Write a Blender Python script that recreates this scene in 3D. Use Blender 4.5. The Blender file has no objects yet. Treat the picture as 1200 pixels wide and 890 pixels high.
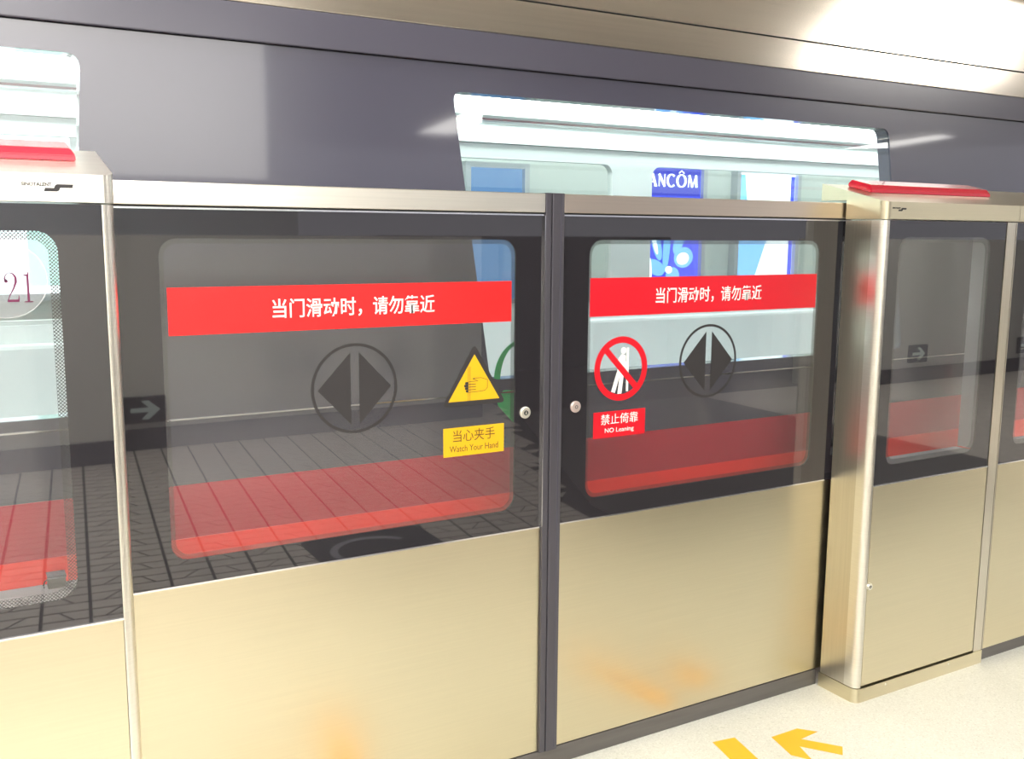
import bpy, bmesh, math, random
from mathutils import Vector, Matrix
from mathutils.geometry import tessellate_polygon
random.seed(4)
S = bpy.context.scene
COL = S.collection
PI = math.pi

# ---------------------------------------------------------------- camera
cd = bpy.data.cameras.new('camera'); cam = bpy.data.objects.new('camera', cd); COL.objects.link(cam)
R = Matrix(((0.86776, 0.00735, -0.49242), (-0.49692, 0.13188, -0.85771), (0.00735, 0.98899, 0.14781)))
rx = Vector((0.86776299, -0.49692396, 0.00734695))
bz = Vector((-0.49242106, -0.85771438, 0.14780916)).normalized()
ry = bz.cross(rx).normalized(); rx = ry.cross(bz)
M = Matrix((rx, ry, bz)).transposed().to_4x4(); M.translation = (0, 0, 1.385)
cam.matrix_world = M
cd.sensor_width = 36.0; cd.lens = 1144.0 / 1200 * 36; cd.clip_start = 0.02; cd.clip_end = 200
S.camera = cam

# ---------------------------------------------------------------- world, exposure
w = bpy.data.worlds.new('station_air'); S.world = w; w.use_nodes = True
w.node_tree.nodes['Background'].inputs[0].default_value = (0.92, 0.92, 1.0, 1)
w.node_tree.nodes['Background'].inputs[1].default_value = 0.45
S.view_settings.view_transform = 'Standard'; S.view_settings.look = 'None'
S.view_settings.gamma = 1.0; S.view_settings.exposure = 0.68
S.view_settings.use_curve_mapping = False
LUM = 9.0          # ceiling luminaires
CAR = 9.0          # car ceiling lights
AD = 1.3           # advertising light boxes

# ---------------------------------------------------------------- materials
def newmat(name):
    m = bpy.data.materials.new(name); m.use_nodes = True
    nt = m.node_tree; nt.nodes.clear()
    out = nt.nodes.new('ShaderNodeOutputMaterial')
    return m, nt, out
def N(nt, t, **kw):
    n = nt.nodes.new(t)
    for k, v in kw.items(): setattr(n, k, v)
    return n
def principled(name, col, rough=0.5, metal=0.0, spec=0.5, coat=0.0, noise=None, bump=0.0, emis=None, es=0.0):
    """noise = (scale xyz, strength): value variation of the colour and the roughness"""
    m, nt, out = newmat(name)
    b = N(nt, 'ShaderNodeBsdfPrincipled')
    b.inputs['Base Color'].default_value = (*col, 1); b.inputs['Roughness'].default_value = rough
    b.inputs['Metallic'].default_value = metal; b.inputs['Specular IOR Level'].default_value = spec
    b.inputs['Coat Weight'].default_value = coat; b.inputs['Coat Roughness'].default_value = 0.03 if 'train' not in name else .045
    if emis: b.inputs['Emission Color'].default_value = (*emis, 1); b.inputs['Emission Strength'].default_value = es
    nt.links.new(b.outputs[0], out.inputs[0])
    if noise:
        tc = N(nt, 'ShaderNodeTexCoord'); mp = N(nt, 'ShaderNodeMapping'); mp.inputs['Scale'].default_value = noise[0]
        nz = N(nt, 'ShaderNodeTexNoise'); nz.inputs['Scale'].default_value = 1; nz.inputs['Detail'].default_value = 4
        mr = N(nt, 'ShaderNodeMapRange'); mr.inputs[1].default_value = .25; mr.inputs[2].default_value = .75
        mr.inputs[3].default_value = 1 - noise[1]; mr.inputs[4].default_value = 1 + noise[1]
        mx = N(nt, 'ShaderNodeVectorMath', operation='SCALE'); mx.inputs[0].default_value = col
        nt.links.new(tc.outputs['Object'], mp.inputs[0]); nt.links.new(mp.outputs[0], nz.inputs[0])
        nt.links.new(nz.outputs[0], mr.inputs[0]); nt.links.new(mr.outputs[0], mx.inputs['Scale'])
        nt.links.new(mx.outputs[0], b.inputs['Base Color'])
        if bump:
            bp = N(nt, 'ShaderNodeBump'); bp.inputs['Strength'].default_value = bump; bp.inputs['Distance'].default_value = .001
            nt.links.new(nz.outputs[0], bp.inputs['Height']); nt.links.new(bp.outputs[0], b.inputs['Normal'])
    return m
def emitter(name, col, s):
    m, nt, out = newmat(name); e = N(nt, 'ShaderNodeEmission')
    e.inputs[0].default_value = (*col, 1); e.inputs[1].default_value = s
    nt.links.new(e.outputs[0], out.inputs[0]); return m
def glass(name, tint, ior=1.5, gain=1.0, rough=0.0, haze=None):
    m, nt, out = newmat(name)
    t = N(nt, 'ShaderNodeBsdfTransparent'); t.inputs[0].default_value = (*tint, 1)
    g = N(nt, 'ShaderNodeBsdfGlossy'); g.inputs['Roughness'].default_value = rough
    fr = N(nt, 'ShaderNodeFresnel'); fr.inputs[0].default_value = ior
    mu = N(nt, 'ShaderNodeMath', operation='MULTIPLY'); mu.inputs[1].default_value = gain; mu.use_clamp = True
    mx = N(nt, 'ShaderNodeMixShader')
    ge = N(nt, 'ShaderNodeNewGeometry'); inv = N(nt, 'ShaderNodeMath', operation='SUBTRACT'); inv.inputs[0].default_value = 1
    m3 = N(nt, 'ShaderNodeMath', operation='MULTIPLY')       # mirror only where the ray enters the sheet
    nt.links.new(ge.outputs['Backfacing'], inv.inputs[1]); nt.links.new(fr.outputs[0], mu.inputs[0])
    nt.links.new(mu.outputs[0], m3.inputs[0]); nt.links.new(inv.outputs[0], m3.inputs[1]); nt.links.new(m3.outputs[0], mx.inputs[0])
    base = t.outputs[0]
    if haze:
        d = N(nt, 'ShaderNodeBsdfDiffuse'); d.inputs[0].default_value = (*haze[0], 1)
        m2 = N(nt, 'ShaderNodeMixShader'); m2.inputs[0].default_value = haze[1]
        nt.links.new(t.outputs[0], m2.inputs[1]); nt.links.new(d.outputs[0], m2.inputs[2]); base = m2.outputs[0]
    nt.links.new(base, mx.inputs[1]); nt.links.new(g.outputs[0], mx.inputs[2]); nt.links.new(mx.outputs[0], out.inputs[0])
    return m
def frit(name, col, pitch):
    """black ceramic dots printed on clear glass, a staggered grid"""
    m, nt, out = newmat(name)
    t = N(nt, 'ShaderNodeBsdfTransparent'); b = N(nt, 'ShaderNodeBsdfPrincipled')
    b.inputs['Base Color'].default_value = (*col, 1); b.inputs['Roughness'].default_value = .05
    tc = N(nt, 'ShaderNodeTexCoord'); sp = N(nt, 'ShaderNodeSeparateXYZ'); nt.links.new(tc.outputs['Object'], sp.inputs[0])
    def sn(axis):
        a = N(nt, 'ShaderNodeMath', operation='MULTIPLY'); a.inputs[1].default_value = 2 * PI / pitch
        s = N(nt, 'ShaderNodeMath', operation='COSINE'); nt.links.new(sp.outputs[axis], a.inputs[0]); nt.links.new(a.outputs[0], s.inputs[0]); return s
    sx, sz = sn(0), sn(2)
    p = N(nt, 'ShaderNodeMath', operation='ADD'); nt.links.new(sx.outputs[0], p.inputs[0]); nt.links.new(sz.outputs[0], p.inputs[1])
    ab = N(nt, 'ShaderNodeMath', operation='ABSOLUTE'); nt.links.new(p.outputs[0], ab.inputs[0])
    gt = N(nt, 'ShaderNodeMath', operation='LESS_THAN'); gt.inputs[1].default_value = .62; nt.links.new(ab.outputs[0], gt.inputs[0])
    mx = N(nt, 'ShaderNodeMixShader'); nt.links.new(gt.outputs[0], mx.inputs[0]); nt.links.new(t.outputs[0], mx.inputs[1]); nt.links.new(b.outputs[0], mx.inputs[2])
    nt.links.new(mx.outputs[0], out.inputs[0]); return m
def terrazzo():
    m, nt, out = newmat('pale_terrazzo'); b = N(nt, 'ShaderNodeBsdfPrincipled'); b.inputs['Roughness'].default_value = .35
    tc = N(nt, 'ShaderNodeTexCoord')
    v = N(nt, 'ShaderNodeTexVoronoi'); v.inputs['Scale'].default_value = 260
    wn = N(nt, 'ShaderNodeSeparateColor')
    cr = N(nt, 'ShaderNodeValToRGB'); e = cr.color_ramp
    e.elements[0].position = 0.0; e.elements[0].color = (.50, .50, .45, 1); e.elements[1].position = .08; e.elements[1].color = (.58, .58, .53, 1)
    e.elements.new(.7).color = (.62, .62, .57, 1); e.elements.new(1.0).color = (.68, .68, .63, 1)
    nz = N(nt, 'ShaderNodeTexNoise'); nz.inputs['Scale'].default_value = 3.5; nz.inputs['Detail'].default_value = 5
    mr = N(nt, 'ShaderNodeMapRange'); mr.inputs[3].default_value = .88; mr.inputs[4].default_value = 1.1
    sc = N(nt, 'ShaderNodeVectorMath', operation='SCALE')
    L = nt.links.new
    L(tc.outputs['Object'], v.inputs['Vector']); L(tc.outputs['Object'], nz.inputs['Vector'])
    L(v.outputs['Color'], wn.inputs[0]); L(wn.outputs[0], cr.inputs[0]); L(nz.outputs[0], mr.inputs[0])
    L(cr.outputs[0], sc.inputs[0]); L(mr.outputs[0], sc.inputs['Scale']); L(sc.outputs[0], b.inputs['Base Color']); L(b.outputs[0], out.inputs[0])
    return m

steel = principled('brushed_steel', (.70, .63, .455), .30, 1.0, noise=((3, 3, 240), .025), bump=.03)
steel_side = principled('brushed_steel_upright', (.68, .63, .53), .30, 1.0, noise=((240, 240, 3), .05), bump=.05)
steel_cap = principled('bright_steel', (.86, .82, .74), .32, 1.0, noise=((3, 3, 240), .04))  # on the left rail and cap, stronger light is put into this tone
steel_rail_dull = principled('dull_reflection_steel', (.70, .60, .51), .30, 1.0, noise=((3, 3, 240), .03))  # right rail: its dimmer, browner reflections put into the colour
steel_dark = principled('dark_steel_kick', (.16, .15, .145), .38, .6, noise=((4, 4, 60), .12))
seam_m = principled('shadow_gap_rubber', (.02, .02, .02), .6)
black_glass = principled('black_printed_glass', (.022, .020, .024), .02, 0, 1.0)
stile_m = principled('charcoal_aluminium', (.075, .07, .085), .32, .3, noise=((2, 2, 2), .05))
clear = glass('clear_glass', (.92, .92, .92), 1.55, 1.9, haze=((.6, .6, .58), .03))
frit_m = frit('dotted_ceramic_print', (.02, .02, .022), .0062)
red_film = principled('red_film', (.82, .016, .018), .28)
red_film2 = principled('deep_red_film', (.66, .01, .022), .28)
white_print = principled('white_print', (.9, .86, .84), .4)
white_number = principled('magenta_print', (.13, .006, .055), .4)
disc_rim_m = glass('pale_film_edge', (1, 1, 1), 1.3, .6, haze=((.9, .9, .92), .45))
disc_film = glass('clear_sticker_film', (.93, .95, .97), 1.3, .6, haze=((.9, .9, .92), .10))
yellow_film = principled('yellow_film', (.72, .41, .008), .35)
dark_print = principled('dark_print', (.034, .031, .033), .45, spec=.3)
brown_print = principled('brown_print', (.10, .05, .012), .4)
green_reflection_print = principled('green_reflection_print', (.03, .42, .12), .4, emis=(.03, .5, .14), es=0.0)  # colour of the drawn sticker reflection
lock_m = principled('satin_nickel', (.88, .85, .76), .3, .85)
lock_pink = principled('satin_copper_nickel', (.80, .66, .62), .3, .7)
lamp_red = principled('red_lamp_plastic', (.55, .012, .035), .22, coat=.4)
liner_m = principled('lilac_grey_liner', (.27, .25, .26), .4)
sensor_m = principled('sensor_body', (.05, .045, .04), .45)
terr = terrazzo()
floor_dark_m = principled('dark_floor_slab', (.09, .085, .08), .5, noise=((3, 3, 3), .1))
paver_m = principled('grey_paver', (.56, .52, .47), .5, noise=((9, 9, 9), .12))
joint_m = principled('dark_joint', (.045, .04, .036), .8)
orange_m = principled('orange_floor_tape', (.86, .42, .015), .4)
floor_black = principled('black_floor_film', (.03, .03, .035), .4)
floor_grey = principled('grey_floor_print', (.32, .32, .36), .4)
train_dark = principled('midnight_train_paint', (.060, .058, .088), .24, 0, .8, coat=.9)
train_rail = principled('slate_rail_paint', (.075, .072, .10), .22, 0, .6)
train_silver = principled('train_roof_steel', (.76, .70, .62), .15, 1.0, noise=((2, 2, 90), .05))
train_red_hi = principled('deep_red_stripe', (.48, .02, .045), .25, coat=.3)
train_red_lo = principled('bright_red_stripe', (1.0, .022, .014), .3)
train_low = principled('train_lower_steel', (.55, .55, .58), .35, .8)
trim_m = principled('polished_trim', (.85, .85, .88), .15, 1.0)
win_glass = glass('train_glass', (.95, .985, .98), 1.55, 1.8)
car_white = principled('car_lining', (.84, .88, .87), .5)
car_grey = principled('car_grey_lining', (.60, .64, .63), .5)
car_floor = principled('car_floor_grey', (.36, .36, .38), .5)
seat_m = principled('seat_pale_grey', (.74, .78, .78), .45)
pole_m = principled('grab_rail_steel', (.75, .78, .78), .25, 1.0)
car_light = emitter('car_light', (.93, 1.0, .98), CAR)
lum_m = emitter('luminaire_glow', (1.0, .97, .90), LUM)
ceil_m = principled('ceiling_slats', (.76, .73, .68), .5)
wall_m = principled('grey_wall_panel', (.70, .70, .66), .45, noise=((.5, .5, .5), .05))
wall_dark = principled('dark_skirting', (.06, .06, .065), .4)
track_wall = principled('tunnel_cladding', (.62, .70, .68), .5, noise=((.6, .6, .6), .08))
ballast = principled('track_concrete', (.16, .15, .14), .9, noise=((12, 12, 12), .2))
sign_black = principled('black_sign_plate', (.02, .02, .02), .4)
sign_grey = emitter('lit_arrow', (.75, .85, .75), .8)
ad_white = emitter('lightbox_white', (.90, .96, 1.0), AD * 1.5)
ad_blue = emitter('lightbox_blue', (.04, .07, .80), AD)
ad_navy = emitter('lightbox_navy', (.02, .03, .40), AD)
ad_sky = emitter('lightbox_sky', (.22, .55, 1.0), AD)
ad_teal = emitter('lightbox_teal', (.60, .95, .86), AD)
ad_steelblue = emitter('lightbox_steel_blue', (.07, .16, .32), AD)
ad_frame = principled('lightbox_frame', (.5, .55, .6), .4, .5)

# ---------------------------------------------------------------- helpers
def obj(name, bm, mat, parent=None, smooth=False, at=None):
    """one mesh object; bm is in world space and is shifted to the thing's base"""
    base = Vector((0, 0, 0))
    p = parent
    while p is not None: base += p.location; p = p.parent
    loc = Vector((0, 0, 0))
    if at is not None: loc = Vector(at) - base
    bmesh.ops.translate(bm, verts=bm.verts, vec=-(base + loc))
    bmesh.ops.recalc_face_normals(bm, faces=bm.faces)
    me = bpy.data.meshes.new(name); bm.to_mesh(me); bm.free()
    if smooth:
        for f in me.polygons: f.use_smooth = True
        try: me.set_sharp_from_angle(angle=math.radians(35))
        except Exception: pass
    mats = mat if isinstance(mat, (list, tuple)) else [mat]
    for x in mats: me.materials.append(x)
    o = bpy.data.objects.new(name, me); COL.objects.link(o); o.location = loc
    if parent: o.parent = parent
    return o
def thing(name, label, cat, loc, group=None):
    o = bpy.data.objects.new(name, None); COL.objects.link(o); o.location = loc; o.empty_display_size = .1
    o['label'] = label; o['category'] = cat
    if group: o['group'] = group
    return o
def tag(o, label, cat, group=None):
    o['label'] = label; o['category'] = cat
    if group: o['group'] = group
    return o
def struct(o): o['kind'] = 'structure'; return o
def NB(): return bmesh.new()
def box(bm, x0, x1, y0, y1, z0, z1, bev=0.0, seg=2):
    b2 = bmesh.new() if bev else bm
    vs = [b2.verts.new((x, y, z)) for x in (x0, x1) for y in (y0, y1) for z in (z0, z1)]
    for f in ((0, 1, 3, 2), (4, 6, 7, 5), (0, 4, 5, 1), (2, 3, 7, 6), (0, 2, 6, 4), (1, 5, 7, 3)):
        b2.faces.new([vs[i] for i in f])
    if bev:
        bmesh.ops.bevel(b2, geom=b2.edges[:], offset=bev, segments=seg, affect='EDGES', profile=.5)
        me = bpy.data.meshes.new('t'); b2.to_mesh(me); b2.free(); bm.from_mesh(me); bpy.data.meshes.remove(me)
    return bm
def bx(*a, **k): return box(NB(), *a, **k)
def plate(bm, loops, a0, a1, axis='Y'):
    """flat outline (first loop) with holes (others), given thickness from a0 to a1 along an axis"""
    def P(p, a):
        if axis == 'Y': return (p[0], a, p[1])
        if axis == 'Z': return (p[0], p[1], a)
        return (a, p[0], p[1])
    tris = tessellate_polygon([[Vector((p[0], p[1], 0)) for p in l] for l in loops])
    flat = [p for l in loops for p in l]
    fr = [bm.verts.new(P(p, a0)) for p in flat]; bk = [bm.verts.new(P(p, a1)) for p in flat]
    for t in tris:
        try: bm.faces.new([fr[i] for i in t]); bm.faces.new([bk[i] for i in reversed(t)])
        except ValueError: pass
    s = 0
    for l in loops:
        n = len(l)
        for i in range(n):
            j = (i + 1) % n
            try: bm.faces.new([fr[s + i], fr[s + j], bk[s + j], bk[s + i]])
            except ValueError: pass
        s += n
    return bm
def pl(loops, a0, a1, axis='Y'): return plate(NB(), loops, a0, a1, axis)
def rect(x0, x1, z0, z1): return [(x0, z0), (x1, z0), (x1, z1), (x0, z1)]
def rrect(x0, x1, z0, z1, r, n=7):
    out = []
    for cx, cz, a in ((x1 - r, z0 + r, -90), (x1 - r, z1 - r, 0), (x0 + r, z1 - r, 90), (x0 + r, z0 + r, 180)):
        for i in range(n + 1):
            t = math.radians(a + 90 * i / n); out.append((cx + r * math.cos(t), cz + r * math.sin(t)))
    return out
def rquad(pts, r, n=6):
    """quad with rounded corners"""
    out = []
    m = len(pts)
    for i in range(m):
        p = Vector(pts[i]); a = Vector(pts[i - 1]); b = Vector(pts[(i + 1) % m])
        u = (a - p).normalized(); v = (b - p).normalized()
        s, e = p + u * r, p + v * r
        for k in range(n + 1):
            t = k / n; q = s * (1 - t) ** 2 + p * 2 * t * (1 - t) + e * t * t; out.append((q.x, q.y))
    return out
def circle(cx, cz, r, n=40, a0=0, a1=360):
    return [(cx + r * math.cos(math.radians(a0 + (a1 - a0) * i / n)), cz + r * math.sin(math.radians(a0 + (a1 - a0) * i / n))) for i in range(n if a1 - a0 == 360 else n + 1)]
def tube(bm, pts, r, n=10, closed=False):
    pts = [Vector(p) for p in pts]; rings = []
    for i, p in enumerate(pts):
        if closed: d = pts[(i + 1) % len(pts)] - pts[i - 1]
        else: d = (pts[min(i + 1, len(pts) - 1)] - pts[max(i - 1, 0)])
        q = d.normalized().to_track_quat('Z', 'Y')
        rings.append([bm.verts.new(p + q @ Vector((r * math.cos(2 * PI * k / n), r * math.sin(2 * PI * k / n), 0))) for k in range(n)])
    m = len(rings)
    for i in range(m if closed else m - 1):
        A, B = rings[i], rings[(i + 1) % m]
        for k in range(n): bm.faces.new([A[k], A[(k + 1) % n], B[(k + 1) % n], B[k]])
    if not closed: bm.faces.new(rings[0]); bm.faces.new(rings[-1][::-1])
    return bm
def disc(bm, cx, cy, cz, r, t, n=28, bev=.25):
    """a button facing -Y: turned profile from cy (back) to cy - t (front)"""
    prof = [(r, 0), (r, -t * .55), (r * .86, -t), (0.0, -t)]
    prev = None
    for rr, dy in prof:
        if rr > 0: ring = [bm.verts.new((cx + rr * math.cos(2 * PI * k / n), cy + dy, cz + rr * math.sin(2 * PI * k / n))) for k in range(n)]
        else: ring = [bm.verts.new((cx, cy + dy, cz))]
        if prev:
            for k in range(n):
                if len(ring) == 1: bm.faces.new([prev[k], prev[(k + 1) % n], ring[0]])
                else: bm.faces.new([prev[k], prev[(k + 1) % n], ring[(k + 1) % n], ring[k]])
        prev = ring
    return bm
def text_bm(s, cx, cz, width, height, y, t=.0004, bold=0.0, shear=0, axis='Y'):
    """lettering set to an exact width and height, centred, facing -Y"""
    cu = bpy.data.curves.new('t', 'FONT'); cu.body = s; cu.size = 1; cu.offset = bold; cu.resolution_u = 4
    o = bpy.data.objects.new('t', cu); COL.objects.link(o)
    dg = bpy.context.evaluated_depsgraph_get(); dg.update()
    me = bpy.data.meshes.new_from_object(o.evaluated_get(dg))
    bm = NB(); bm.from_mesh(me)
    bpy.data.objects.remove(o); bpy.data.curves.remove(cu); bpy.data.meshes.remove(me)
    xs = [v.co.x for v in bm.verts]; ys = [v.co.y for v in bm.verts]
    x0, x1, y0, y1 = min(xs), max(xs), min(ys), max(ys)
    for v in bm.verts:
        X = (v.co.x - (x0 + x1) / 2) / (x1 - x0) * width; Z = (v.co.y - (y0 + y1) / 2) / (y1 - y0) * height
        v.co = (cx + X, y, cz + Z)
    ret = bmesh.ops.extrude_face_region(bm, geom=bm.faces[:])
    bmesh.ops.translate(bm, vec=(0, -t, 0), verts=[g for g in ret['geom'] if isinstance(g, bmesh.types.BMVert)])
    return bm
def stroke(bm, pts, wd, y0, y1):
    """a flat pen stroke along pts (x, z); wd = width or list of widths"""
    P = [Vector(p) for p in pts]; L, Rr = [], []
    for i, p in enumerate(P):
        d = (P[min(i + 1, len(P) - 1)] - P[max(i - 1, 0)]).normalized(); nn = Vector((-d.y, d.x))
        ww = wd[i] if isinstance(wd, (list, tuple)) else wd
        L.append(p + nn * ww / 2); Rr.append(p - nn * ww / 2)
    lo = [(q.x, q.y) for q in L] + [(q.x, q.y) for q in Rr[::-1]]
    return plate(bm, [lo], y0, y1)

# ---------------------------------------------------------------- the setting
YD = 2.02           # face of the sliding doors
YC = 1.868          # face of the cabinets
YT = 2.25           # side of the train
struct(obj('floor', bx(-6, 16, .62, 2.12, -.12, 0), terr))
jb = bx(-6, 16, -14, .62, -.13, -.006)
sub = struct(obj('floor', jb, joint_m)); sub.name = 'floor_paved'
struct(obj('floor_dark', pl([[(2.78, .62), (2.80, 0), (3.78, -2.44), (5.6, -2.44), (5.6, .62)]], -.006, 0, 'Z'), floor_dark_m))
struct(obj('floor_far', bx(5.6, 16, -2.44, .62, -.006, 0), paver_m))
# interlocking pavers further back (only their mirror image in the glass is in view): joined geometry
pb = NB(); ang = math.radians(-5.7); ca, sa = math.cos(ang), math.sin(ang)
W_, H_, G_ = .165, .085, .0065
def paver(poly):
    if max((1.0 + x * ca + y * sa) + .4 * min(0, .3 - x * sa + y * ca) for x, y in poly) > 2.75: return
    pts = [(1.0 + x * ca + y * sa, .3 - x * -sa * -1 * -1 + 0 * y if False else .3 + (-x * sa + y * ca)) for x, y in poly]
    if max(p[1] for p in pts) > .615 or min(p[1] for p in pts) < -3.2: return
    vs = [pb.verts.new((p[0], p[1], -.0005)) for p in pts]; lo = [pb.verts.new((p[0], p[1], -.006)) for p in pts]
    pb.faces.new(vs)
    for i in range(len(vs)): pb.faces.new([vs[i], lo[i], lo[(i + 1) % len(vs)], vs[(i + 1) % len(vs)]])
for i in range(-16, 66):
    for j in range(-44, 8):
        x0, x1 = i * W_ + G_, (i + 1) * W_ - G_; y0, y1 = j * H_ + .0052, (j + 1) * H_ - .0052
        if j % 2 == 0: paver([(x0, y0), (x1, y0), (x1, y1), (x0, y1)])
        else:
            k = .022 if (i % 2) else -.03
            m = (x0 + x1) / 2
            paver([(x0, y0), (m - k - .0055, y0), (m + k - .0055, y1), (x0, y1)])
            paver([(m - k + .0055, y0), (x1, y0), (x1, y1), (m + k + .0055, y1)])
o = obj('pavers', pb, paver_m, sub); o['kind'] = 'stuff'
# ceiling with slats (mirrored in the train)
ce = struct(obj('ceiling', bx(-6, 16, -14, 6.6, 3.0, 3.1), ceil_m))
sb = NB()
for i in range(90):
    y = 2.05 - i * .17
    if y > -13.9: box(sb, -6, 16, y, y + .11, 2.955, 3.0)
o = obj('slats', sb, ceil_m, ce); o['kind'] = 'stuff'
# low grey wall across the platform with dark skirting
for k, (xa, xb) in enumerate(((-6, 3.45), (6.9, 16))):
    o = struct(obj('wall_platform', bx(xa, xb, -2.62, -2.44, 0, 1.36), wall_m))
    o = struct(obj('baseboard_platform', bx(xa, xb, -2.435, -2.42, 0, .138), wall_dark))
struct(obj('wall_stair', bx(3.45, 6.9, -4.6, -4.5, 0, 1.36), wall_dark))
struct(obj('wall_track', bx(-6, 16, 6.44, 6.6, -1.1, 3.0), track_wall))
struct(obj('track_bed', bx(-6, 16, 2.12, 6.44, -1.25, -1.1), ballast))
struct(obj('platform_edge', bx(-6, 16, 1.98, 2.12, -1.1, -.12), ballast))
struct(obj('wall_end', bx(-6.1, -6, -14, 6.6, -1.1, 3.1), wall_m))

# ---------------------------------------------------------------- threshold
th = struct(obj('trim_1', bx(.27, 2.262, YD, 2.06, 0, .05, bev=.002), steel_dark)); th.name = 'trim_1'

# ---------------------------------------------------------------- stickers
def lock(parent, x, y, z, r, mat, key=True):
    b = NB(); disc(b, x, y, z, r, .006)
    l = obj('lock', b, mat, parent, smooth=True)
    k = NB()
    if key:
        plate(k, [circle(x, z, r * .42, 20)], y - .0064, y - .0058)
        obj('keyhole', k, seam_m, l)
        k2 = NB(); plate(k2, [[(x - r * .16, z - r * .24), (x + r * .16, z - r * .24), (x + r * .05, z + r * .26), (x - r * .05, z + r * .26)]], y - .0070, y - .0064)
        obj('key_pin', k2, mat, l)
    else:
        plate(k, [circle(x, z, r * .30, 16), circle(x, z, r * .20, 16)], y - .0064, y - .0058)
        obj('keyhole', k, seam_m, l)
    return l
def direction_symbol(parent, cx, cz, r, y):
    b = NB(); plate(b, [circle(cx, cz, r, 64), circle(cx, cz, r * .935, 64)], y - .0005, y)
    h, g, wd = r * .80, r * .10, r * .85
    plate(b, [[(cx - g, cz - h), (cx - g, cz + h), (cx - wd, cz)]], y - .0005, y)
    plate(b, [[(cx + g, cz + h), (cx + g, cz - h), (cx + wd, cz)]], y - .0005, y)
    obj('direction_symbol', b, dark_print, parent)
def band(parent, x0, x1, z0, z1, y, tx0, tx1, mat):
    o = obj('warning_band', pl([rect(x0, x1, z0, z1)], y - .0006, y), mat, parent)
    obj('lettering', text_bm('当门滑动时，请勿靠近', (tx0 + tx1) / 2, (z0 + z1) / 2 - .0005, tx1 - tx0, .042, y - .0006, bold=.012), white_print, o)

# ---------------------------------------------------------------- sliding doors
def sliding_door(label, x0, x1, wx0, wx1, stile0, stile1, rail_mat):
    t = thing('sliding_door', label, 'door', ((x0 + x1) / 2, YD, .05))
    obj('steel_panel', bx(x0, x1, YD, YD + .032, .053, .655, bev=.0015), steel, t)
    hole = rrect(wx0, wx1, .711, 1.371, .036)
    obj('black_border', pl([rect(x0, x1, .658, 1.428), hole], YD - .001, YD + .005), black_glass, t)
    inner = rrect(wx0 + .010, wx1 - .010, .721, 1.361, .028)
    obj('dotted_edge', pl([hole, inner], YD + .0045, YD + .005), frit_m, t)
    obj('glass_pane', pl([hole], YD - .001, YD + .0005), clear, t)
    obj('frame_bead', bx(x0, x1, YD - .002, YD + .01, .6548, .6585), trim_m, t)
    r = obj('top_rail', bx(x0, x1, YD - .008, YD + .036, 1.4355, 1.4805, bev=.002), rail_mat, t)
    obj('shadow_gap', bx(x0, x1, YD, YD + .01, 1.4315, 1.4355), seam_m, r)
    obj('bead', bx(x0, x1, YD - .004, YD + .01, 1.428, 1.4315), trim_m, r)
    return t
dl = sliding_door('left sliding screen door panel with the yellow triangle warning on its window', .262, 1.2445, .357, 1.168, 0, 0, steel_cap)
s = obj('meeting_stile', bx(1.2445, 1.2605, YD - .010, YD + .034, .05, 1.482, bev=.0015), stile_m, dl)
obj('edge_strip', bx(1.2430, 1.2446, YD - .009, YD + .01, .66, 1.428), trim_m, s)
lock(dl, 1.196, YD - .001, .953, .0145, lock_m)
band(dl, .370, 1.1555, 1.178, 1.274, YD - .0012, .580, .954, red_film)
direction_symbol(dl, .7595, 1.0445, .1005, YD - .0012)
# warning triangle with hand
tri = [(1.0565, 1.1285), (.972, .9835), (1.141, .9835)]
def inset(tr, d):
    c = Vector((sum(p[0] for p in tr) / 3, sum(p[1] for p in tr) / 3)); return [tuple(c + (Vector(p) - c) * d) for p in tr]
yy = YD - .0012
wt = obj('warning_triangle', pl([rquad(tri, .014)], yy - .0006, yy), dark_print, dl)
obj('yellow_field', pl([rquad([(1.0565, 1.1040), (.9880, .9945), (1.1240, .9945)], .001)], yy - .0011, yy - .0006), yellow_film, wt)
h = NB(); y0, y1 = yy - .0015, yy - .0011
for xx in (1.0400, 1.0445): stroke(h, [(xx, .9945), (xx, 1.0755)], .0008, y0, y1)
hand = [(1.0410, 1.0395), (1.066, 1.0405), (1.0515, 1.0465), (1.054, 1.0475), (1.074, 1.0475), (1.091, 1.0420), (1.091, 1.0230), (1.0845, 1.0165), (1.0660, 1.0150), (1.0400, 1.0145)]
stroke(h, hand, .0011, y0, y1)
for zz in (1.0335, 1.0270, 1.0205): stroke(h, [(1.040, zz), (1.0600, zz)], .0014, y0, y1)
for zz, l in ((1.0365, .009), (1.0303, .0115), (1.0240, .0095), (1.0175, .0070)):
    plate(h, [rrect(1.0405 - l, 1.0405, zz - .0030, zz + .0030, .0022, 3)], y0, y1)
obj('pinched_hand', h, dark_print, wt)
yp = obj('caption_plate', pl([rect(.975, 1.137, .8635, .9325)], yy - .0006, yy), yellow_film, dl)
obj('lettering', text_bm('当心夹手', 1.056, .9120, .112, .0285, yy - .0006), brown_print, yp)
obj('caption', text_bm('Watch Your Hand', 1.056, .8815, .130, .0150, yy - .0006), brown_print, yp)

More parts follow.
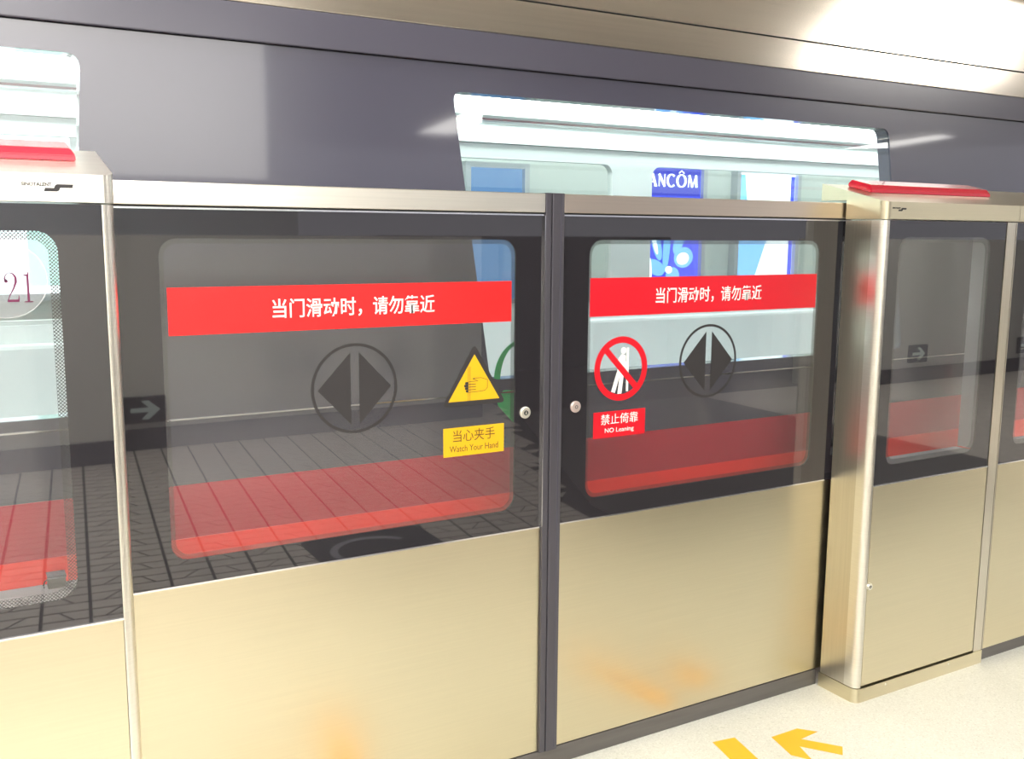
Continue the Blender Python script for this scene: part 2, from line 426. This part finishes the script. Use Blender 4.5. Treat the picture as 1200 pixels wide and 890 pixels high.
dr = sliding_door('right sliding screen door panel with the red no leaning sign on its window', 1.2965, 2.30, 1.3780, 2.180, 0, 0, steel_rail_dull)
s = obj('meeting_stile', bx(1.2625, 1.2965, YD - .012, YD + .034, .05, 1.482, bev=.002), stile_m, dr)
obj('rubber_lip', bx(1.2608, 1.2625, YD - .006, YD + .03, .05, 1.474), seam_m, s)
obj('edge_strip', bx(1.2855, 1.2872, YD - .0128, YD - .011, .06, 1.478), train_rail, s)
lock(dr, 1.343, YD - .001, .9555, .0148, lock_pink, key=False)
band(dr, 1.3815, 2.170, 1.180, 1.277, YD - .0012, 1.588, 1.958, red_film2)
direction_symbol(dr, 1.7735, 1.0465, .1005, YD - .0012)
cx, cz, r = 1.4825, 1.0435, .0835
ps = obj('no_leaning_symbol', pl([circle(cx, cz, r, 56), circle(cx, cz, r * .80, 56)], yy - .0006, yy), red_film2, dr)
f = NB(); y0, y1 = yy - .0006, yy - .0001
sc = r
def U(x, z): return (cx + x * sc, cz + z * sc)
plate(f, [circle(*U(.08, .56), .0085, 20)], y0, y1)
plate(f, [[U(.20, .64), U(.28, .64), U(.28, -.72), U(.20, -.72)]], y0, y1)
plate(f, [rquad([U(-.12, .30), U(.02, .46), U(.17, .40), U(.16, .10), U(.10, -.12), U(-.16, -.14), U(-.12, .08)], .003)], y0, y1)
plate(f, [[U(-.16, -.10), U(-.02, -.12), U(-.22, -.74), U(-.36, -.70)]], y0, y1)
plate(f, [[U(-.04, -.12), U(.11, -.12), U(.03, -.78), U(-.12, -.78)]], y0, y1)
plate(f, [[U(.14, .24), U(.21, .20), U(.19, -.14), U(.12, -.14)]], y0, y1)
obj('leaning_figure', f, white_print, ps)
b = NB(); stroke(b, [U(-.60, .62), U(.60, -.62)], r * .20, yy - .0011, yy - .0006); obj('slash', b, red_film2, ps)
rp = obj('caption_plate', pl([rect(1.399, 1.5635, .866, .9345)], yy - .0006, yy), red_film2, dr)
obj('lettering', text_bm('禁止倚靠', 1.481, .9140, .118, .0275, yy - .0006), white_print, rp)
obj('caption', text_bm('NO Leaning', 1.481, .8830, .092, .0155, yy - .0006), white_print, rp)

# ---------------------------------------------------------------- cabinets
K = (1.537 - 1.482) / (2.10 - 1.875)
def capz(y): return 1.4815 + K * (y - YC)
def round_outline(x0, x1, y0, y1, rl, rr, n=8):
    """plan outline with rounded front corners"""
    out = []
    if rl:
        for i in range(n + 1):
            a = math.radians(180 + 90 * i / n); out.append((x0 + rl + rl * math.cos(a), y0 + rl + rl * math.sin(a)))
    else: out.append((x0, y0))
    if rr:
        for i in range(n + 1):
            a = math.radians(270 + 90 * i / n); out.append((x1 - rr + rr * math.cos(a), y0 + rr + rr * math.sin(a)))
    else: out.append((x1, y0))
    return out + [(x1, y1), (x0, y1)]
def cap_bm(x0, x1, rl, rr, over_l, over_r):
    """wedge-topped cap: plan outline lifted to the slope, soft rounded corners; overhang past YD at the free ends"""
    b = NB(); pts = round_outline(x0, x1, YC - .002, 2.005, rl, rr)
    plate(b, [pts], 1.4325, 1.4335, 'Z')
    n = len(pts)
    lo = [b.verts.new((p[0], p[1], 1.4325)) for p in pts]; hi = [b.verts.new((p[0], p[1], capz(p[1]))) for p in pts]
    for i in range(n): b.faces.new([lo[i], lo[(i + 1) % n], hi[(i + 1) % n], hi[i]])
    b.faces.new(hi)
    v = []
    for x in (x0, x1):
        v.append([b.verts.new((x, 2.005, 1.488)), b.verts.new((x, 2.10, 1.488)), b.verts.new((x, 2.10, capz(2.10))), b.verts.new((x, 2.005, capz(2.005)))])
    A, B = v
    b.faces.new(A); b.faces.new(B[::-1])
    for i in range(4): b.faces.new([A[i], B[i], B[(i + 1) % 4], A[(i + 1) % 4]])
    return b
def lamp_bm(x0, x1):
    b = NB()
    def pt(x, y, o): return b.verts.new((x, y, capz(y) + o))
    c = .010
    for_ = [(0, 1.985, .0005), (0, 1.985, .009), (c, 1.993, .0215), (c, 2.064, .0215), (0, 2.072, .009), (0, 2.072, .0005)]
    # ring of stations: end chamfers as well
    lows = [(x0, 1.985), (x1, 1.985), (x1, 2.072), (x0, 2.072)]
    a = [pt(x, y, .0005) for x, y in lows]; m = [pt(x, y, .010) for x, y in lows]
    ins = [(x0 + c * .8, 1.994), (x1 - c * .8, 1.994), (x1 - c * .8, 2.066), (x0 + c * .8, 2.066)]
    tt = [pt(x, y, .0215) for x, y in ins]
    for i in range(4):
        j = (i + 1) % 4
        b.faces.new([a[i], a[j], m[j], m[i]]); b.faces.new([m[i], m[j], tt[j], tt[i]])
    b.faces.new(tt); b.faces.new(a[::-1])
    bmesh.ops.bevel(b, geom=b.edges[:], offset=.0016, segments=2, affect='EDGES')
    return b
def logo(parent, x0, zc, width):
    """the maker's mark: word, small line of characters and a stepped bar"""
    y = YC - .0021; s = width / .081
    lg = obj('maker_mark', text_bm('SINOTALENT', x0 + .0235 * s, zc + .004 * s, .047 * s, .0062 * s, y, .0003, bold=.045), dark_print, parent)
    b = NB()
    X = lambda u: x0 + u * s
    Z = lambda u: zc + u * s
    plate(b, [[(X(.034), Z(-.0078)), (X(.0360), Z(-.0018)), (X(.0500), Z(-.0018)), (X(.0520), Z(.0030)), (X(.0550), Z(.0048)), (X(.0810), Z(.0048)),
               (X(.0790), Z(-.0014)), (X(.0600), Z(-.0014)), (X(.0580), Z(-.0060)), (X(.0545), Z(-.0078))]], y - .0003, y)
    obj('stepped_bar', b, dark_print, lg)
def cabinet(label, x0, x1, wx0, wx1, rl, rr, post_l, post_r, lamp, cap_end=None, kick=True, sill=True, jamb=None):
    t = thing('screen_cabinet', label, 'cabinet', ((x0 + x1) / 2, YC, 0))
    zt = 1.430
    # corner posts, rounded
    for side, rad, wd in ((-1, rl, post_l), (1, rr, post_r)):
        a, b_ = (x0, x0 + wd) if side < 0 else (x1 - wd, x1)
        bm = NB(); plate(bm, [round_outline(a, b_, YC, YC + .03 if not rad else YC + .045, rad if side < 0 else 0, rad if side > 0 else 0)], .045, zt, 'Z')
        obj('post', bm, steel_cap if rad else steel_side, t, smooth=True)
    # side sheets
    if rl: obj('side_sheet', bx(x0, x0 + .0015, YC + .045, 2.005, .045, zt), steel_side, t)
    if rr: obj('side_sheet', bx(x1 - .0015, x1, YC + .045, 2.005, .045, zt), steel_side, t)
    ix0, ix1 = x0 + post_l + .0015, x1 - post_r - .0015
    hole = rrect(wx0, wx1, .722, 1.384, .036)
    yf = YC + .002
    obj('black_border', pl([rect(ix0, ix1, .6685, zt), hole], yf, yf + .006), black_glass, t)
    inner = rrect(wx0 + .015, wx1 - .015, .737, 1.369, .026)
    obj('dotted_edge', pl([hole, inner], yf + .0055, yf + .006), frit_m, t)
    gp = obj('glass_pane', pl([hole], yf, yf + .0015), clear, t)
    obj('frame_bead', bx(ix0, ix1, YC - .001, YC + .02, .6650, .6685), trim_m, t)
    # service door with key lock
    sd = obj('service_door', bx(ix0 + .001, ix1 - .001, YC + .0005, YC + .018, .050 if kick else .045, .665, bev=.001), steel, t)
    obj('shadow_gap', bx(ix0 - .001, ix1 + .001, YC + .018, YC + .028, .046, .664), seam_m, t)
    if kick:
        kk = obj('kick_plate', pl([round_outline(x0 - .002, x1, YC - .003, 2.01, rl + .001 if rl else 0, rr + .001 if rr else 0)], 0, .0435, 'Z'), steel, t, smooth=True)
        for xs in (x0 + .13, x1 - .17):
            b = NB(); disc(b, xs, YC - .003, .034, .0035, .0015, 12); obj('screw', b, lock_m, kk)
    else:
        obj('kick_plate', bx(x0 + .004, x1, YC + .012, 2.01, 0, .045), steel_dark, t)
    obj('cap', cap_bm(x0 - .001, (cap_end or x1 + .001), rl, rr, 0, 0), steel_cap if lamp and lamp[0] < 0 else steel, t)  # left cap takes the lighter steel, standing for stronger light on that side
    if lamp: obj('red_lamp', lamp_bm(*lamp), lamp_red, t)
    # lining behind the glass
    ln = NB()
    box(ln, wx0 - .05, wx1 + .05, yf + .008, 1.970 if jamb else 1.99, .660, .714 if jamb else .716)
    if jamb: box(ln, jamb, jamb + .006, yf + .008, 1.975, .714, 1.43)
    if jamb: box(ln, wx0 - .045, wx0 - .025, yf + .008, 1.985, .716, 1.43)
    obj('lining', ln, liner_m, t)
    return t
cl = cabinet('pale steel cabinet with the number 21 on its glass, left of the sliding doors', -.335, .261, -.246, .165, .022, .022, .024, .020, (-.285, .2145), jamb=None)
logo(cl, .1145, 1.4585, .081)
# number disc
yn = YC + .0012
nd = obj('number_disc', pl([circle(.082, 1.300, .064, 56)], yn - .0003, yn), disc_film, cl)
obj('disc_rim', pl([circle(.082, 1.300, .064, 64), circle(.082, 1.300, .0630, 64)], yn - .0006, yn - .0003), disc_rim_m, nd)
nb = NB(); y0, y1 = yn - .0008, yn - .0003
two = [(.0815, 1.2990), (.0795, 1.3035), (.0815, 1.3095), (.0865, 1.3135), (.0925, 1.3115), (.0965, 1.3050), (.0965, 1.2970), (.0925, 1.2860), (.0865, 1.2750), (.0830, 1.2660)]
stroke(nb, two, [.0045, .0022, .0012, .0010, .0022, .0038, .0038, .0024, .0014, .0010], y0, y1)
plate(nb, [circle(.0818, 1.2990, .0028, 14)], y0, y1)
plate(nb, [[(.0825, 1.2675), (.0985, 1.2675), (.1002, 1.2745), (.1008, 1.2745), (.1002, 1.2635), (.0825, 1.2635)]], y0, y1)
plate(nb, [[(.1165, 1.2640), (.1165, 1.3160), (.1140, 1.3100), (.1085, 1.3095), (.1085, 1.3080), (.1130, 1.3070), (.1130, 1.2640)]], y0, y1)
plate(nb, [[(.1085, 1.2640), (.1215, 1.2640), (.1215, 1.2625), (.1085, 1.2625)]], y0, y1)
obj('number', nb, white_number, nd)
sn = obj('sensor', bx(.121, .152, 1.955, 1.985, .7165, .7365, bev=.001), sensor_m, cl)
obj('bright_lid', bx(.120, .153, 1.952, 1.987, .7370, .7405), trim_m, sn)
b = NB(); tube(b, [(.121, 1.965, .733), (.116, 1.963, .730), (.1135, 1.962, .724), (.1145, 1.962, .7185)], .0013, 8); obj('cable', b, seam_m, sn)

cr_ = cabinet('steel cabinet with a red lamp bar on top, right of the sliding doors', 2.262, 2.857, 2.331, 2.742, .022, 0, .022, .042, (2.338, 2.890), cap_end=2.868, jamb=2.806)
logo(cr_, 2.288, 1.4610, .058)
lock(cr_, 2.293, YC, .362, .0105, lock_m)
# bay beyond
c3 = cabinet('steel screen bay with dark recessed kick, at the right edge of the picture', 2.860, 3.62, 2.933, 3.42, 0, 0, .004, .04, None, cap_end=3.62, kick=False, jamb=3.46)
for ch in list(c3.children):
    if ch.name.startswith('cap'):
        for v in ch.data.vertices:
            if v.co.x + c3.location.x < 2.869: v.co.x = 2.8695 - c3.location.x

# ---------------------------------------------------------------- floor markings
FA = [(904, 864.5), (934, 854.5), (958, 858.2), (938.5, 866.8), (987.3, 875.8), (987.7, 885.5), (938.5, 877.3)]
def floorpt(u, v):
    d = M.to_3x3() @ Vector((u - 600, -(v - 445), -1144.0)); t = -1.385 / d.z
    return Vector((d.x * t, d.y * t))
A, B, C, Dd, E_, F_, G = [floorpt(*p) for p in FA]
tail = (E_ + F_) / 2; ax = (A - tail).normalized()
def mir(p): q = p - A; return A + 2 * ax * q.dot(ax) - q
arrow = [A, B, C, Dd, E_, F_, mir(Dd), mir(C), mir(B)]
arrow = [(p.x, p.y) for p in arrow]
bar0 = [floorpt(835, 870.5), floorpt(861, 865)]
d0 = (floorpt(887, 889) - bar0[1]).normalized() * .42
bar = [tuple(bar0[0]), tuple(bar0[1]), tuple(bar0[1] + d0), tuple(bar0[0] + d0)]
fa = tag(obj('floor_arrow', pl([arrow], .0002, .0010, 'Z'), orange_m, at=(1.97, 1.78, 0)), 'orange arrow stuck on the pale floor near the right cabinet', 'floor marking')
fb = tag(obj('floor_bar', pl([bar], .0002, .0010, 'Z'), orange_m, at=(1.78, 1.8, 0)), 'orange straight bar stuck on the pale floor left of the arrow', 'floor marking')
mb = [(2 * 1.28 - x, y) for x, y in bar]; ma = [(2 * 1.28 - x, y) for x, y in arrow]
tag(obj('floor_bar', pl([mb], .0002, .0010, 'Z'), orange_m, at=(.78, 1.8, 0)), 'orange bar on the floor before the left sliding door, below the frame', 'floor marking')
tag(obj('floor_arrow', pl([ma], .0002, .0010, 'Z'), orange_m, at=(.6, 1.78, 0)), 'orange arrow on the floor before the left sliding door, below the frame', 'floor marking')
# black floor sign seen only as a mirror image in the left door's glass
fs = tag(obj('floor_sign', pl([rrect(1.28, 1.86, -.12, .40, .05)], .0000, .0012, 'Z'), floor_black, at=(1.57, .1, 0)), 'black floor sign with pale ring, mirrored in the left door', 'floor marking')
b = NB()
for ring in ((.20, .165),):
    o1 = [(1.55 + ring[0] * math.cos(math.radians(a)), .14 + ring[0] * .95 * math.sin(math.radians(a))) for a in range(30, 331, 10)]
    i1 = [(1.55 + ring[1] * math.cos(math.radians(a)), .14 + ring[1] * .95 * math.sin(math.radians(a))) for a in range(330, 29, -10)]
    plate(b, [o1 + i1], .0013, .0018, 'Z')
obj('ring_print', b, floor_grey, fs)

# ---------------------------------------------------------------- signs on the low wall
def arrow_sign(x, z, label):
    t = thing('arrow_sign', label, 'sign', (x, -2.44, z))
    obj('plate', bx(x - .13, x + .13, -2.438, -2.412, z - .085, z + .085, bev=.003), sign_black, t)
    b = NB(); s = .05
    plate(b, [[(x + .09, z + .014), (x - .02, z + .014), (x + .025, z + .06), (x - .02, z + .06), (x - .09, z), (x - .02, z - .06), (x + .025, z - .06), (x - .02, z - .014), (x + .09, z - .014)]], -2.4118, -2.411)
    for v in b.verts: v.co.x = 2 * x - v.co.x
    obj('arrow', b, sign_grey, t)
arrow_sign(1.02, .26, 'arrow sign low on the far wall, mirrored left of the left door window')
arrow_sign(8.05, .27, 'arrow sign low on the far wall, mirrored in the right cabinet window')
arrow_sign(9.75, .27, 'arrow sign low on the far wall, mirrored at the right picture edge')

# ---------------------------------------------------------------- ceiling luminaires
def luminaire(quad, label, z=2.95):
    cx_ = sum(p[0] for p in quad) / 4; cy_ = sum(p[1] for p in quad) / 4
    t = thing('luminaire', label, 'ceiling light', (cx_, cy_, z), 'ceiling lights over the platform')
    out = [(cx_ + (p[0] - cx_) * 1.04, cy_ + (p[1] - cy_) * 1.04) for p in quad]
    obj('housing', pl([out, quad], z - .06, z, 'Z'), trim_m, t)
    obj('diffuser', pl([quad], z - .02, z - .01, 'Z'), lum_m, t)
    return t
def rq(x0, x1, y0, y1): return [(x0, y0), (x1, y0), (x1, y1), (x0, y1)]
luminaire([(4.61, 0.68), (5.12, 0.99), (8.84, -1.79), (6.94, -2.14)], 'ceiling light mirrored in the train roof at top right')
luminaire([(6.31, -9.48), (6.94, -9.51), (6.47, -7.63), (5.61, -6.01)], 'ceiling light mirrored beside the train window left corner')
luminaire([(13.64, -7.8), (14.16, -7.24), (13.36, -5.33), (12.94, -5.31)], 'ceiling light mirrored as a thin streak at right')
luminaire(rq(-.9, .6, -2.6, .9), 'ceiling light above and behind the camera')
luminaire(rq(-3.6, -2.5, -2.6, .9), 'ceiling light far left behind the camera')
luminaire(rq(-4, 1.2, 1.72, 1.92), 'added long narrow light above the doors, brightening the train side and cabinet tops')  # unseen lamp, added to lift the red stripes and the cap tops
luminaire(rq(-3, 12, 5.35, 5.6), 'added long light over the far side of the track, brightening the tunnel wall', 2.9)  # unseen lamp, added to brighten the wall behind the train windows
# added lit panel behind the camera, for a soft glow in the train paint
t = thing('light_box', 'added lit white panel behind the camera, for a soft glow in the train paint', 'advert', (.8, -2.53, 1.36))
obj('frame', pl([rect(-.36, 2.06, 1.362, 2.84), rect(-.3, 2.0, 1.75, 2.78)], -2.58, -2.46), ad_frame, t)
obj('lit_face', bx(-.3, 2.0, -2.55, -2.49, 1.75, 2.78), emitter('added_glow_cream', (1, .97, .9), 3.0), t)

# ---------------------------------------------------------------- train
TX0, TX1 = -5.5, 14.5
tr = thing('train', 'dark blue metro train with silver roof and red stripe behind the doors', 'train', (4.5, YT, -1.05))
wins = [[(-1.60, .99), (.215, .99), (.262, 1.745), (-1.60, 1.745)],
        [(1.245, .99), (2.835, 1.035), (2.700, 1.735), (1.110, 1.735)],
        [(3.80, .99), (5.5, .99), (5.4, 1.745), (3.70, 1.745)],
        [(6.4, .99), (8.1, .99), (8.0, 1.745), (6.3, 1.745)]]
wins[1] = [(1.225, 1.0), (2.850, 1.0), (2.715, 1.735), (1.115, 1.735)]
wins = [rquad(w_, .03) for w_ in wins]
obj('window_band', pl([rect(TX0, TX1, .812, 1.80)] + wins, YT, YT + .05), train_dark, tr)
for wq in wins: obj('window_glass', pl([wq], YT + .003, YT + .006), win_glass, tr)
obj('trim_line', bx(TX0, TX1, YT - .004, YT, .9625, .9665), trim_m, tr)
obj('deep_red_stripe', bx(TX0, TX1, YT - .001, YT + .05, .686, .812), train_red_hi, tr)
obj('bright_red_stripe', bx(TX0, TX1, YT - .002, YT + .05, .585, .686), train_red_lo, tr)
obj('lower_side', bx(TX0, TX1, YT, YT + .05, -1.0, .585), train_low, tr)
obj('cant_rail', bx(TX0, TX1, YT - .012, YT + .05, 1.802, 1.883, bev=.003), train_rail, tr)
b = NB()
prof = [(YT - .012, 1.8835), (YT - .012, 1.968)]
box(b, TX0, TX1, YT - .012, YT + .05, 1.8835, 1.9695, bev=.002)
obj('roof_edge', b, train_silver, tr)
b = NB(); prof = [(YT - .012, 1.9735), (YT - .012, 2.19), (YT - .011, 2.22), (YT + .03, 2.34), (YT + .14, 2.48), (YT + .4, 2.62), (YT + 1.35, 2.70), (YT + 2.3, 2.62), (YT + 2.7, 2.45)]
lo = [b.verts.new((TX0, y, z)) for y, z in prof]; hi = [b.verts.new((TX1, y, z)) for y, z in prof]
for i in range(len(prof) - 1): b.faces.new([lo[i], hi[i], hi[i + 1], lo[i + 1]])
obj('roof', b, train_silver, tr, smooth=True)
obj('roof_seam', bx(TX0, TX1, YT - .008, YT + .02, 1.9690, 1.9740), seam_m, tr)
# interior
FY = 4.90
fw = [rrect(-1.5 + k * 2.55, .60 + k * 2.55, .95, 1.80, .08) for k in range(-1, 5)]
fw = [rrect(-1.1 + k * 2.45, 1.05 + k * 2.45, .98, 1.80, .06) for k in range(-1, 5)]
obj('far_side', pl([rect(TX0, TX1, 0, 1.88)] + fw, FY, FY + .05), car_grey, tr)
for q in fw: obj('window_glass', pl([q], FY + .02, FY + .024), win_glass, tr)
obj('far_lower_lining', bx(TX0, TX1, FY - .012, FY - .002, 0, .96), car_white, tr)
obj('far_cove', bx(TX0, TX1, FY - .02, FY + .05, 1.885, 1.968), car_white, tr)
obj('far_cove_gap', bx(TX0, TX1, FY, FY + .05, 1.968, 2.008), car_grey, tr)
obj('ceiling_lining', bx(TX0, TX1, YT + .06, FY + .05, 2.23, 2.26), car_white, tr)
obj('far_header', bx(TX0, TX1, FY - .03, FY + .05, 2.008, 2.23), car_white, tr)
obj('near_header', bx(TX0, TX1, YT + .055, YT + .07, 1.78, 2.23), car_white, tr)
obj('car_floor', bx(TX0, TX1, YT + .05, FY + .05, -.05, 0), car_floor, tr)
for nm, (ya, yb) in (('far', (FY - .30, FY - .16)), ('near', (YT + .35, YT + .50))):
    obj('light_strip', bx(TX0 + .1, TX1 - .1, ya, yb, 2.205, 2.228), car_light, tr)
obj('light_strip', bx(TX0 + .1, TX1 - .1, FY - .045, FY - .032, 2.115, 2.170), car_light, tr)
for k in range(4):
    x = -1.6 + k * 4.9
    st = obj('seat_bench', bx(x, x + 2.6, FY - .50, FY - .02, .40, .46, bev=.02), seat_m, tr)
    obj('seat_back', bx(x, x + 2.6, FY - .09, FY - .02, .46, .88, bev=.02), seat_m, st)
for y in (YT + .75, FY - .75):
    b = NB(); tube(b, [(TX0 + .2, y, 1.92), (TX1 - .2, y, 1.92)], .016, 10); r_ = obj('grab_rail', b, pole_m, tr, smooth=True)
for x in (9.1,):
    b = NB(); tube(b, [(x, 3.55, 0), (x, 3.55, 2.23)], .017, 12); obj('grab_pole', b, pole_m, tr, smooth=True)
# reflection of a green door sticker, drawn as a ring on the train glass
b = NB(); c0 = (1.322, .998)
o1 = [(c0[0] + .085 * math.cos(math.radians(a)), c0[1] + .105 * math.sin(math.radians(a))) for a in range(60, 241, 8)]
i1 = [(c0[0] + .066 * math.cos(math.radians(a)), c0[1] + .098 * math.sin(math.radians(a))) for a in range(236, 59, -8)]
plate(b, [o1 + i1], YT + .0005, YT + .0015)
plate(b, [rquad([(1.243, .935), (1.300, .875), (1.345, .96), (1.262, .972)], .014)], YT - .002, YT - .001)
obj('green_reflection', b, green_reflection_print, tr)

# ---------------------------------------------------------------- light boxes beyond the train
def serif(bm, ch, x, z, h, w_, y0, y1, t1, t2):
    """thick and thin capitals"""
    def s(a, b_, wd): stroke(bm, [(x + a[0] * w_, z + a[1] * h), (x + b_[0] * w_, z + b_[1] * h)], wd, y0, y1)
    if ch == 'L': s((.2, 0), (.2, 1), t1); s((.0, .02), (.9, .02), t2); s((.88, 0), (.88, .25), t2); s((0, .98), (.4, .98), t2)
    if ch == 'A': s((.5, 1), (.92, 0), t1); s((.5, 1), (.08, 0), t2); s((.25, .35), (.75, .35), t2); s((0, .01), (.22, .01), t2); s((.74, .01), (1.05, .01), t2)
    if ch == 'N': s((.15, 0), (.15, 1), t2); s((.12, 1), (.85, 0), t1); s((.85, 0), (.85, 1), t2)
    if ch == 'M': s((.10, 0), (.17, 1), t2); s((.17, 1), (.5, 0), t1); s((.5, 0), (.83, 1), t2); s((.83, 1), (.90, 0), t1)
    if ch == 'E': s((.2, 0), (.2, 1), t1); s((.0, .02), (.85, .02), t2); s((0, .98), (.85, .98), t2); s((.2, .52), (.7, .52), t2)
    if ch in 'CO':
        a0, a1 = (45, 315) if ch == 'C' else (0, 360)
        n = 26; pts = []; wd = []
        for i in range(n + 1):
            a = math.radians(a0 + (a1 - a0) * i / n)
            pts.append((x + (.5 + .46 * math.cos(a)) * w_, z + (.5 + .5 * math.sin(a)) * h)); wd.append(t2 + (t1 - t2) * abs(math.cos(a)))
        stroke(bm, pts, wd, y0, y1)
def lightbox(x0, x1, z0, z1, label, face):
    t = thing('light_box', label, 'advert', ((x0 + x1) / 2, 6.40, z0))
    obj('frame', pl([rect(x0 - .04, x1 + .04, z0 - .04, z1 + .04), rect(x0, x1, z0, z1)], 6.36, 6.44), ad_frame, t)
    fc = obj('lit_face', bx(x0, x1, 6.40, 6.438, z0, z1), face, t)
    return t, fc
y0, y1 = 6.396, 6.399
t, fc = lightbox(4.90, 5.47, .35, 1.925, 'blue lit advert with white serif lettering seen through the train', ad_blue)
obj('dark_header', bx(4.905, 5.465, y0 + .003, 6.3995, 1.70, 1.92), ad_navy, fc)
b = NB(); xx = 4.845; lw = .0
for ch, wq in zip('LANCOM', (.075, .10, .095, .10, .11, .125)):
    if ch != 'L': serif(b, ch, xx, 1.775, .098, wq * .86, y0 - .002, y0 + .002, .020, .007)
    else: pass
    xx += wq
stroke(b, [(5.235, 1.885), (5.262, 1.905), (5.289, 1.885)], .008, y0 - .002, y0 + .002)
obj('lettering', b, ad_white, fc)
b = NB()
for (px, pz, rx_, rz_, a) in ((5.02, 1.32, .045, .15, 18), (5.13, 1.28, .035, .20, -4), (5.27, 1.36, .05, .14, -24), (5.31, 1.20, .10, .085, 10), (5.02, 1.12, .10, .06, -25), (5.20, 1.05, .07, .07, 0), (5.15, .90, .10, .05, 10)):
    ca_, sa_ = math.cos(math.radians(a)), math.sin(math.radians(a))
    plate(b, [[(px + rx_ * math.cos(u) * ca_ - rz_ * math.sin(u) * sa_, pz + rx_ * math.cos(u) * sa_ + rz_ * math.sin(u) * ca_) for u in [2 * PI * k / 28 for k in range(28)]]], y0, y1)
obj('pale_petals', b, ad_sky, fc)
b = NB()
for (px, pz, rx_, rz_, a) in ((5.30, 1.19, .065, .05, 10), (5.00, 1.33, .02, .11, 18), (5.155, 1.10, .035, .03, 0), (4.95, 1.05, .03, .16, 0), (5.20, 1.0, .05, .03, 20)):
    ca_, sa_ = math.cos(math.radians(a)), math.sin(math.radians(a))
    plate(b, [[(px + rx_ * math.cos(u) * ca_ - rz_ * math.sin(u) * sa_, pz + rx_ * math.cos(u) * sa_ + rz_ * math.sin(u) * ca_) for u in [2 * PI * k / 24 for k in range(24)]]], y0 - .003, y0 - .001)
obj('white_petals', b, ad_white, fc)
t, fc = lightbox(5.88, 6.55, .35, 1.915, 'white lit advert with a blue left edge right of the blue advert', ad_white)
b = NB(); plate(b, [[(5.885, .40), (6.10, .40), (6.06, .9), (6.28, 1.46), (6.02, 1.46), (5.96, 1.9), (5.885, 1.9)]], y0, y1); obj('blue_sweep', b, ad_sky, fc)
obj('blue_margin', bx(6.50, 6.545, y0, 6.399, .40, 1.90), ad_blue, fc)
t, fc = lightbox(3.30, 3.75, .9, 1.86, 'small steel blue lit panel seen through the train left end', ad_steelblue)
t, fc = lightbox(-.55, .66, 1.015, 1.93, 'white lit advert with teal right side behind the number 21', ad_white)
obj('teal_side', bx(.405, .655, y0, 6.399, 1.06, 1.80), ad_teal, fc)
